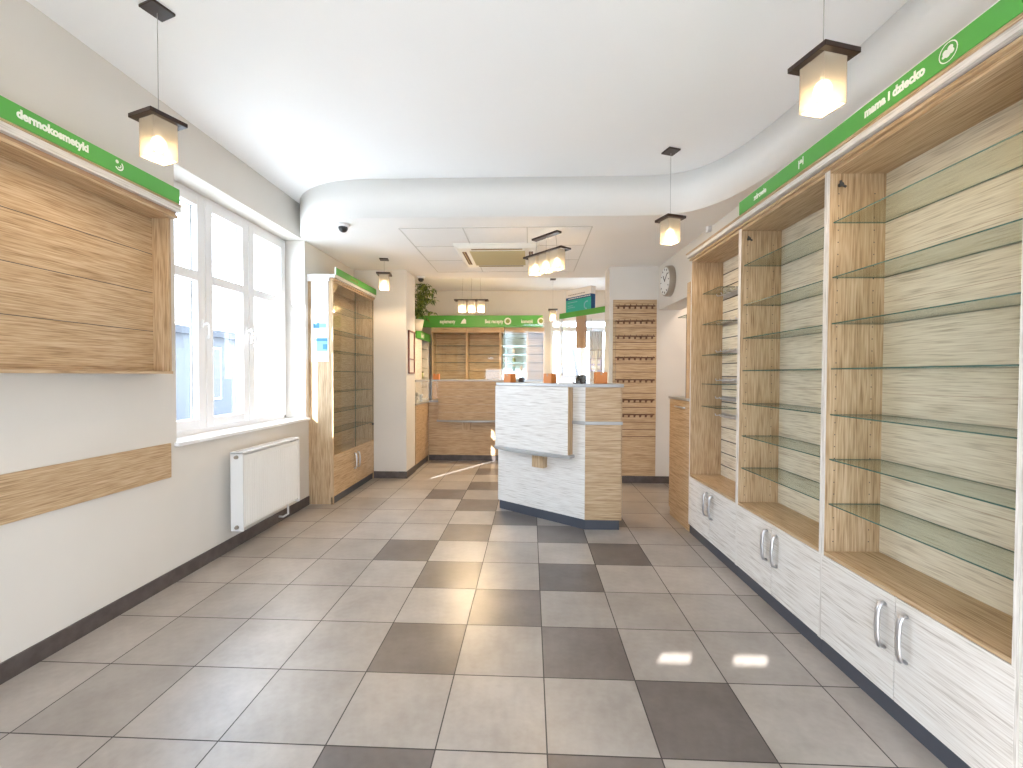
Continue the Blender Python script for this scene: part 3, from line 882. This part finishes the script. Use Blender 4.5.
# ------------------------------------------------------------------ back counter and side counter (L shape)
YC = 7.78
bc = thing('rear_counter', 'long oak counter across the rear with a bowed ledge panel, beyond the angled counter', 'counter', (-1.79, YC, 0), 0)
q = MB(); q.box(.0, 2.0, .02, .6, 0, .10); q.build('plinth', 'skirting', bc)
q = MB(); q.box(.0, 2.0, 0, .6, .10, 1.03); q.build('base', 'oak_x', bc)
q = MB(); q.box(-.0, 2.0, -.012, .6, 1.03, 1.06); q.build('worktop', 'grey_edge', bc)
q = MB(); q.box(.19, 2.0, .0, .30, 1.06, 1.40); q.build('riser', 'oak_x', bc)
q = MB(); q.box(.0, .185, .0, .008, 1.06, 1.40); q.build('glass_front', 'screen_glass', bc)
q = MB(); q.box(-.0, 2.0, -.015, .35, 1.40, 1.43); q.build('top_slab', 'grey_edge', bc)
front_panel(bc, .19, 1.35, -1, 0)
sc_o = thing('side_counter', 'short oak counter with glass case running from the pier to the rear counter', 'counter', (-1.79, 6.885, 0), 0)
q = MB(); q.box(-.5, -.012, 0, .89, 0, .10); q.build('plinth', 'skirting', sc_o)
q = MB(); q.box(-.5, 0, 0, .89, .10, 1.03); q.build('base', 'oak_y', sc_o)
q = MB(); q.box(-.5, .012, 0, .88, 1.03, 1.06); q.build('worktop', 'grey_edge', sc_o)
q = MB(); q.box(-.010, -.002, 0, .88, 1.06, 1.40)
q.build('glass_front', 'screen_glass', sc_o)
q = MB(); q.box(-.3, .01, 0, .88, 1.40, 1.43); q.build('top_slab', 'grey_edge', sc_o)
q = MB(); q.box(-.3, -.28, 0, .88, 1.06, 1.40); q.build('case_back', 'pale_daylit_y', sc_o)
# contents of the case
for k, (x, y, h_, c) in enumerate(((-1.86, 7.10, .10, 'box_white'), (-1.88, 7.28, .16, 'box_white'), (-1.87, 7.48, .12, 'paper'))):
    q = MB(); q.box(-.04, .04, -.05, .05, 0, h_); q.box(.04, .0405, -.03, .03, h_*.5, h_*.8, 1)
    o_ = q.build('carton', [c, 'cable'], None, bevel=.002); o_.location = (x, y, 1.06)
    tag(o_, ['small white carton in the glass case next to the pier', 'tallest white carton in the glass case beside the pier', 'pale carton in the glass case by the rear corner'][k], 'carton')
block(-1.66, 7.83, 1.43, 0, 'orange wooden block on the rear counter top', .10)
gscreen('glass_screen', (-1.78, 7.90), (-.1, 7.90), 1.43, 2.12, 'long clear glass screen standing on the rear counter')

# ------------------------------------------------------------------ rear shelving
YS = 9.6
def rear_unit(x0, x1, label, mirror=False):
    t = thing('rear_cabinet', label, 'shelving cabinet', (x0, YS, 0))
    w_ = x1-x0
    for a in (0, w_-.018):
        q = MB(); q.box(a, a+.018, 0, .38, 0, 2.43); q.build('side_panel', 'oak_z', t)
    q = MB(); q.box(.018, w_-.018, .36, .375, 0, 2.43)
    for z in (1.60, 1.785, 1.97, 2.155, 2.335): q.box(.018, w_-.018, .3595, .3598, z-.004, z+.004, 1)
    q.build('back_panel', ['oak_x' if not mirror else 'mirror', 'slot' if not mirror else 'glass_edge'], t)
    q = MB(); q.box(0, w_, -.01, .38, 2.43, 2.535); q.build('cornice', 'oak_x', t)
    q = MB(); q.box(.018, w_-.018, 0, .36, .08, 1.0); q.build('drawer_block', 'oak_x', t)
    for z in (1.42, 1.60, 1.785, 1.97, 2.155):
        q = MB(); q.box(.019, w_-.019, .10, .358, z, z+.006)
        for k in (2,3,4,5): q.mi[k] = 1
        q.build('glass_shelf', ['shelf_glass', 'glass_edge'], t)
    return t
rear_unit(-2.14, -1.385, 'wide oak shelving cabinet at the left of the rear wall')
rear_unit(-1.38, -.655, 'oak shelving cabinet second from the left on the rear wall')
rm = rear_unit(-.65, -.065, 'mirror-backed glass display cabinet in the rear wall row', True)
rear_unit(-.06, .30, 'narrow oak shelving cabinet at the right end of the rear row')
s = thing('shelf_sign', 'long green sign board with white lettering above the rear wall shelving', 'sign', (-2.48, YS-.03, 2.54))
q = MB(); q.box(0, 2.74, 0, .02, 0, .255); q.build('board', 'green', s)
def bt(x, body, size, sq=1.0): text(body, size, s, 'letter_white', frame((x, -.0006, .09), (1, 0, 0), (0, 0, 1)), bold=.003, squeeze=sq)
bt(.52, 'suplementy', .11, .66); bt(1.50, 'Bez recepty', .11, .75); bt(2.28, 'kosmetyki', .11, .55)
for x in (1.03,):
    q = MB(); q.extrude([(x-.06, .08), (x+.06, .08), (x+.06, .16), (x+.02, .19), (x-.02, .15)], 1, -.004, 0); q.build('emblem', 'letter_white', s)
for x in (1.99, 2.70):
    q = MB(); q.cyl((x, 0, .13), (x, -.005, .13), .075, seg=24); q.cyl((x, -.005, .13), (x, -.006, .13), .045, seg=20, mi=1); q.build('emblem', ['letter_white', 'leaf_light'], s)
# display bottles in the mirror cabinet
k_ = 0
for z, n_, cols in ((1.606, 3, ('pot', 'poster_light', 'box_white')), (1.791, 2, ('box_white', 'leaf_light')), (1.976, 2, ('poster_light', 'box_white'))):
    for i in range(n_):
        x = -.54 + i*.17; k_ += 1
        q = MB(); q.cyl((0,0,0), (0,0,.085), .028); q.cyl((0,0,.085), (0,0,.10), .028, .012); q.cyl((0,0,.10), (0,0,.12), .014, mi=1)
        o_ = q.build('bottle', [cols[i % len(cols)], 'white_plastic'], None); o_.location = (x, YS+.2, z)
        tag(o_, ('leftmost', 'second', 'rightmost')[i] + ' small bottle on the ' + {1.606: 'lowest', 1.791: 'middle', 1.976: 'topmost'}[z] + ' stocked shelf of the mirror-backed rear cabinet', 'bottle', 'bottles in the mirror-backed cabinet')

# unit on the rear left side wall + sign + plant
lu = thing('side_cabinet', 'tall oak cabinet with glass shelves on the left wall behind the pier', 'shelving cabinet', (-2.2, 8.45, 0))
for y in (0, 1.09):
    q = MB(); q.box(-.37, 0, y, y+.02, 0, 2.30); q.build('side_panel', 'pale_daylit_y', lu)
q = MB(); q.box(-.37, -.355, .02, 1.09, 0, 2.30); q.build('back_panel', 'oak_y', lu)
q = MB(); q.box(-.37, .01, 0, 1.11, 2.30, 2.34); q.build('top_board', 'oak_y', lu)
q = MB(); q.box(-.355, 0, .02, 1.09, .05, 1.0); q.build('drawer_block', 'pale_daylit_y', lu)
q = MB(); q.box(-.01, 0, .02, .50, 1.0, 2.30); q.build('door', 'pale_daylit_y', lu)
for z in (1.25, 1.45, 1.65, 1.85, 2.05): glass_shelf(lu, -.35, -.02, .52, 1.088, z)
for k in range(5):
    q = MB(); q.cyl((0,0,0), (0,0,.10), .03); q.cyl((0,0,.10), (0,0,.13), .015, mi=1)
    o_ = q.build('bottle', ['leaf_light' if k % 2 else 'pot', 'dark'], None); o_.location = (-2.30, 9.08+.09*k, 1.456)
    tag(o_, ('nearest', 'second nearest', 'middle', 'second farthest', 'farthest')[k] + ' small bottle in the cabinet on the left wall behind the pier', 'bottle', 'bottles in the side cabinet')
s = thing('shelf_sign', 'short green sign board on the cabinet behind the pier, below the plant', 'sign', (-2.19, 8.42, 2.22))
q = MB(); q.box(0, .02, 0, 1.16, 0, .16); q.build('board', 'green', s)
text('leki', .13, s, 'letter_white', frame((.0206, .35, .035), (0, 1, 0), (0, 0, 1)), bold=.004, squeeze=1.4)

def plant():
    base = Vector((-2.12, 8.30, 2.345))
    t = thing('potted_plant', 'bushy green plant in a pale pot on the cabinet behind the pier', 'plant', base)
    q = MB(); q.cyl((0,0,0), (0,0,.20), .08, .12, 20); q.build('pot', 'pot', t)
    st_ = MB(); lv = MB()
    rnd = random.Random(3)
    for k in range(30):
        a = rnd.uniform(0, 2*PI); ln = rnd.uniform(.25, .50); up = rnd.uniform(-.02, .74)
        tip = Vector((math.cos(a)*ln*.75, math.sin(a)*ln*.6, .24+up))
        mid = Vector((tip.x*.45, tip.y*.45, .28+max(up, .12)*.8))
        pts = [Vector((0,0,.22)), mid*.5+Vector((0,0,.11)), mid, tip]
        st_.tube(pts, .006, 5)
        for j in range(16):
            f = .3 + .7*j/15
            p_ = mid.lerp(tip, (f-.3)/.7) if f > .5 else Vector((0,0,.22)).lerp(mid, f/.5)
            b_ = rnd.uniform(0, 2*PI); L_ = rnd.uniform(.10, .18)
            d = Vector((math.cos(b_), math.sin(b_), rnd.uniform(-.5, .3))).normalized()
            sd = d.cross(Vector((0,0,1))).normalized()*.018
            n = len(lv.v); m1 = p_ + d*L_*.5 + Vector((0,0,.012)); e = p_ + d*L_ + Vector((0,0,-.03))
            lv.v += [tuple(p_), tuple(m1+sd), tuple(e), tuple(m1-sd)]
            lv.f.append([n, n+1, n+2, n+3]); lv.mi.append(1 if rnd.random() < .25 else 0)
    st_.build('stem', 'leaf_light', t); lv.build('foliage', ['leaf', 'leaf_light'], t)
plant()

# ------------------------------------------------------------------ diagonal canopy with sign, box on top
a_ = Vector((.545, 8.488)); b_ = Vector((1.44, 7.30)); L_ = (b_-a_).length; an = math.atan2((b_-a_).y, (b_-a_).x)
cp = thing('canopy_sign', 'green edged overhead board running diagonally below the medicine box', 'sign', (a_.x, a_.y, 0), an)
q = MB(); q.box(0, L_, 0, .02, 2.575, 2.675); q.build('board', 'green', cp)
q = MB(); q.box(0, L_, .02, .20, 2.64, 2.66); q.build('top_board', 'pale_daylit_x', cp)
q = MB(); q.box(0, .05, 0, .05, 1.0, 2.575); q.build('post', 'white_plastic', cp)
q = MB(); q.box(.46, .70, .0, .03, 2.0, 2.575); q.build('hanging_panel', 'brown_panel', cp)
q = MB(); q.box(L_-.06, L_, .02, .20, 0, 2.64); q.build('end_panel', 'white_plastic', cp)
# shelf rack in front of the rear window
rk = thing('wire_rack', 'light grey rack with small shelves beside the rear window, under the brown panel', 'rack', (1.02, 8.1, 0), -.9)
q = MB()
for x in (0, .22): q.box(x, x+.02, 0, .02, 0, 1.98); q.box(x, x+.02, .2, .22, 0, 1.98)
q.build('frame', 'white_metal', rk)
for z in (1.2, 1.42, 1.62, 1.8, 1.96):
    q = MB(); q.box(0, .24, 0, .22, z, z+.012); q.build('shelf', 'joint', rk)
bx = thing('medicine_box', 'large teal and white pharmacy carton on the diagonal canopy', 'box', (.635, 8.369, 2.6605), an)
W_, H_, D_ = .66, .42, .13
q = MB(); q.box(0, W_, .03, D_, 0, H_)
q.v[-8:] = q.v[-8:]
q.build('carton', 'teal', bx)
q = MB(); q.box(-.0005, W_+.0005, .0295, D_+.0005, H_*.68, H_*1.001); q.build('lid_band', 'box_white', bx)
q = MB(); q.box(-.0005, W_+.0008, .0292, D_+.0008, H_*.56, H_*.68); q.box(W_+.0006, W_+.001, .03, D_, 0, H_*.56); q.build('blue_band', 'navy', bx)
q = MB()
for k in range(14):
    a0, a1 = 1.2+k*.25, 1.2+(k+1)*.25; n = len(q.v)
    for a, r in ((a0, .055), (a0, .075), (a1, .075), (a1, .055)): q.v.append((W_*.84+r*math.cos(a), .0285, .10+r*math.sin(a)))
    q.f.append([n, n+1, n+2, n+3]); q.mi.append(0)
q.build('emblem', 'poster_light', bx)
q = MB()
rn = random.Random(5); x = .07
while x < W_-.06:
    l_ = rn.uniform(.02, .05); q.box(x, x+l_, .0280, .029, H_*.60, H_*.64); x += l_+.012
x = .07
while x < W_-.2:
    l_ = rn.uniform(.02, .05); q.box(x, x+l_, .0280, .029, H_*.76, H_*.80, 1); x += l_+.012
for z, l_ in ((.44, .26), (.30, .14), (.22, .2)): q.box(.05, .05+l_, .0280, .029, H_*z, H_*(z+.025), 2)
q.build('print', ['box_white', 'cable', 'poster_light'], bx)

# curtain and notice at the rear window
q = MB(); n_ = 30; pts = []
for k in range(n_+1): pts.append((1.30+.30*k/n_, 9.90+.02*math.sin(k*1.3)))
for k in range(n_, -1, -1): pts.append((1.30+.30*k/n_, 9.906+.02*math.sin(k*1.3)))
q.prism(pts, .9, 2.48)
cu = thing('curtain', 'grey curtain drawn in the right half of the rear window', 'curtain', (0, 0, 0))
q.build('cloth', 'curtain', cu)
q = MB(); q.cyl((1.25, 9.903, 2.49), (1.66, 9.903, 2.49), .010); q.build('rod', 'steel', cu)
for x in (1.26, 1.65):
    q = MB(); q.cyl((x, 9.903, 2.49), (x, 10.045, 2.49), .007); q.build('bracket', 'steel', cu)
q = MB(); q.box(0, .26, 0, .003, 0, .30); q.box(.03, .23, -.0005, 0, .17, .25, 1); q.box(.03, .23, -.0005, 0, .04, .13, 1)
nt_ = q.build('window_notice', ['lavender', 'paper'], None); nt_.location = (1.30, 9.876, 1.60); tag(nt_, 'pale lavender notice stuck in front of the rear window curtain', 'notice')

# ------------------------------------------------------------------ air conditioner cassette
ac = thing('air_conditioner', 'square ceiling cassette air conditioner with a yellowish grille', 'air conditioner', (-.40, 5.64, LOW))
h = .50
q = MB(); i_ = .33
q.v += [(-h,-h,0),(h,-h,0),(h,h,0),(-h,h,0),(-h,-h,-.012),(h,-h,-.012),(h,h,-.012),(-h,h,-.012),(-i_-.12,-i_-.12,-.045),(i_+.12,-i_-.12,-.045),(i_+.12,i_+.12,-.045),(-i_-.12,i_+.12,-.045)]
for a in range(4):
    b_i = (a+1) % 4
    q.f += [[a, b_i, 4+b_i, 4+a][::-1], [4+a, 4+b_i, 8+b_i, 8+a][::-1]]; q.mi += [0, 0]
q.f += [[8,9,10,11][::-1], [0,1,2,3]]; q.mi += [0, 0]
q.build('cover_frame', 'ac_panel', ac)
q = MB(); q.box(-i_, i_, -i_, i_, -.052, -.045)
for k in range(22): q.box(-i_+.01, i_-.01, -i_+.015+k*.03, -i_+.02+k*.03, -.054, -.052)
q.build('grille', 'grille', ac)
for x0, x1, y0, y1 in ((-.30, .30, -.425, -.375), (-.30, .30, .375, .425), (-.425, -.375, -.30, .30), (.375, .425, -.30, .30)):
    q = MB(); q.box(x0, x1, y0, y1, -.047, -.044); 
    xm, ym = (x0+x1)/2, (y0+y1)/2
    if x1-x0 > y1-y0: q.box(x0, x1, ym-.003, ym+.003, -.052, -.047, 1)
    else: q.box(xm-.003, xm+.003, y0, y1, -.052, -.047, 1)
    q.build('air_slot', ['slot', 'grille'], ac)

# ------------------------------------------------------------------ dome cameras
def dome(loc, label, r=.055, drop=.0):
    t = thing('dome_camera', label, 'security camera', loc)
    q = MB(); q.cyl((0,0,0), (0,0,-.03), r*1.15, r*1.05, 24); q.build('base', 'white_plastic', t)
    q = MB(); q.sphere((0,0,-.035), r*.85, 16, 10); q.build('dome', 'black', t)
dome((-1.90, 4.46, LOW), 'small dark dome camera under the curved edge of the lowered ceiling')
dome((-1.70, 6.86, LOW), 'dark dome camera on the lowered ceiling beside the top of the pier')
t = thing('bullet_camera', 'small dark camera on a bracket high on the rear wall', 'security camera', (.90, YB, 3.34))
q = MB(); q.cyl((0,0,0), (0,-.02,0), .04, seg=16); q.cyl((0,-.02,0), (0,-.10,-.03), .012); q.build('bracket', 'dark', t)
q = MB(); q.cyl((.03,-.02,-.05), (-.02,-.20,-.09), .045, .045, 16); q.build('body', 'black', t)

# unseen point light added to brighten the side room beyond the doorway
ld = bpy.data.lights.new('side_room_fill', 'POINT'); ld.energy = 7; ld.color = (1, .82, .68); ld.shadow_soft_size = .12
lo = bpy.data.objects.new('side_room_fill', ld); C.objects.link(lo); lo.location = (2.55, 5.5, 2.9)

# ------------------------------------------------------------------ pendant lamps
def pendant(loc, rz, top, label, gain=1):
    """loc: plate centre; top: ceiling height"""
    t = thing('pendant_lamp', label, 'pendant lamp', (loc[0], loc[1], top), rz)
    dz = loc[2]-top; h = .09
    q = MB(); q.box(-.056, .056, -.056, .056, -.014, 0); q.build('canopy', 'dark_wood', t, bevel=.003)
    q = MB(); q.cyl((0,0,-.022), (0,0,dz), .0018, seg=6); q.build('cable', 'cable', t)
    q = MB()
    q.box(-h, h, -h, -.06, dz-.011, dz+.011); q.box(-h, h, .06, h, dz-.011, dz+.011)
    q.box(-h, -.06, -.06, .06, dz-.011, dz+.011); q.box(.06, h, -.06, .06, dz-.011, dz+.011)
    q.box(-.06, .06, -.012, .012, dz-.009, dz+.009); q.build('plate', 'dark_wood', t, bevel=.002)
    lampshade(t, 0, 0, dz, gain)
    return t
def lampshade(t, x, y, dz, gain, s=.058):
    q = MB(); th = .004
    z0, z1 = dz-.200, dz+.004
    q.box(x-s, x+s, y-s, y-s+th, z0, z1); q.box(x-s, x+s, y+s-th, y+s, z0, z1)
    q.box(x-s, x-s+th, y-s+th, y+s-th, z0, z1); q.box(x+s-th, x+s, y-s+th, y+s-th, z0, z1)
    sh = q.build('lamp_shade', 'frosted', t)
    q = MB()
    for a, b_ in ((-s-.004, 0), (s+.004, 0), (0, -s-.004), (0, s+.004)): q.cyl((x+a, y+b_, dz+.011), (x+a, y+b_, dz+.016), .005, seg=8)
    q.build('screw', 'steel', sh)
    q = MB(); q.sphere((x, y, dz-.122), .034, 14, 10, sz=1.2); q.cyl((x, y, dz-.09), (x, y, dz), .009, mi=1)
    q.build('bulb', ['bulb', 'white_plastic'], t)
    ld = bpy.data.lights.new('lamp_light', 'POINT'); ld.energy = LAMPW*gain; ld.color = (1, .72, .42); ld.shadow_soft_size = .01
    lo = bpy.data.objects.new('lamp_light', ld); C.objects.link(lo); lo.parent = t; lo.location = (x, y, dz-.180)
LAMPW = 3.2
PZ = 2.83
pendant((-1.945, 2.27, PZ), math.radians(-19), CEIL, 'square frosted pendant lamp hanging in front of the left wall shelf')
pendant((1.22, 1.945, PZ), math.radians(16), CEIL, 'largest frosted pendant lamp, nearest, at the upper right')
pendant((1.175, 3.84, PZ), math.radians(20), CEIL, 'single pendant lamp hanging in front of the curved ceiling edge near the clock')
pendant((-1.925, 5.80, PZ), math.radians(10), LOW, 'single pendant lamp in front of the pier near the tall cabinet', 2.4)
pendant((.437, 8.82, PZ-.03), 0, CEIL, 'single pendant lamp far back beside the teal box', 7.0)

def triple(loc, rz, top, label, gain=1, canw=.40):
    t = thing('triple_pendant', label, 'pendant lamp', (loc[0], loc[1], top), rz)
    dz = loc[2]-top
    q = MB(); q.box(-canw/2, canw/2, -.035, .035, -.022, 0); q.build('canopy', 'dark_wood', t, bevel=.003)
    for x in (-.17, 0, .17):
        q = MB(); q.cyl((x*.85, 0, -.02), (x, 0, dz), .002, seg=6); q.build('cable', 'cable', t)
    q = MB(); L = .30
    q.box(-L, L, -.075, -.058, dz-.010, dz+.010); q.box(-L, L, .058, .075, dz-.010, dz+.010)
    for x in (-L, -.094, .076, L-.018): q.box(x, x+.018, -.06, .06, dz-.010, dz+.010)
    q.build('plate', 'dark_wood', t, bevel=.002)
    for x in (-.17, 0, .17): lampshade(t, x, 0, dz, gain)
triple((.165, 4.87, PZ), math.atan2(-.386, .343), LOW, 'triple pendant lamp hanging beside the air conditioner')
triple((-1.045, 7.86, PZ), 0, CEIL, 'triple pendant lamp far back above the rear counter', 7.0)
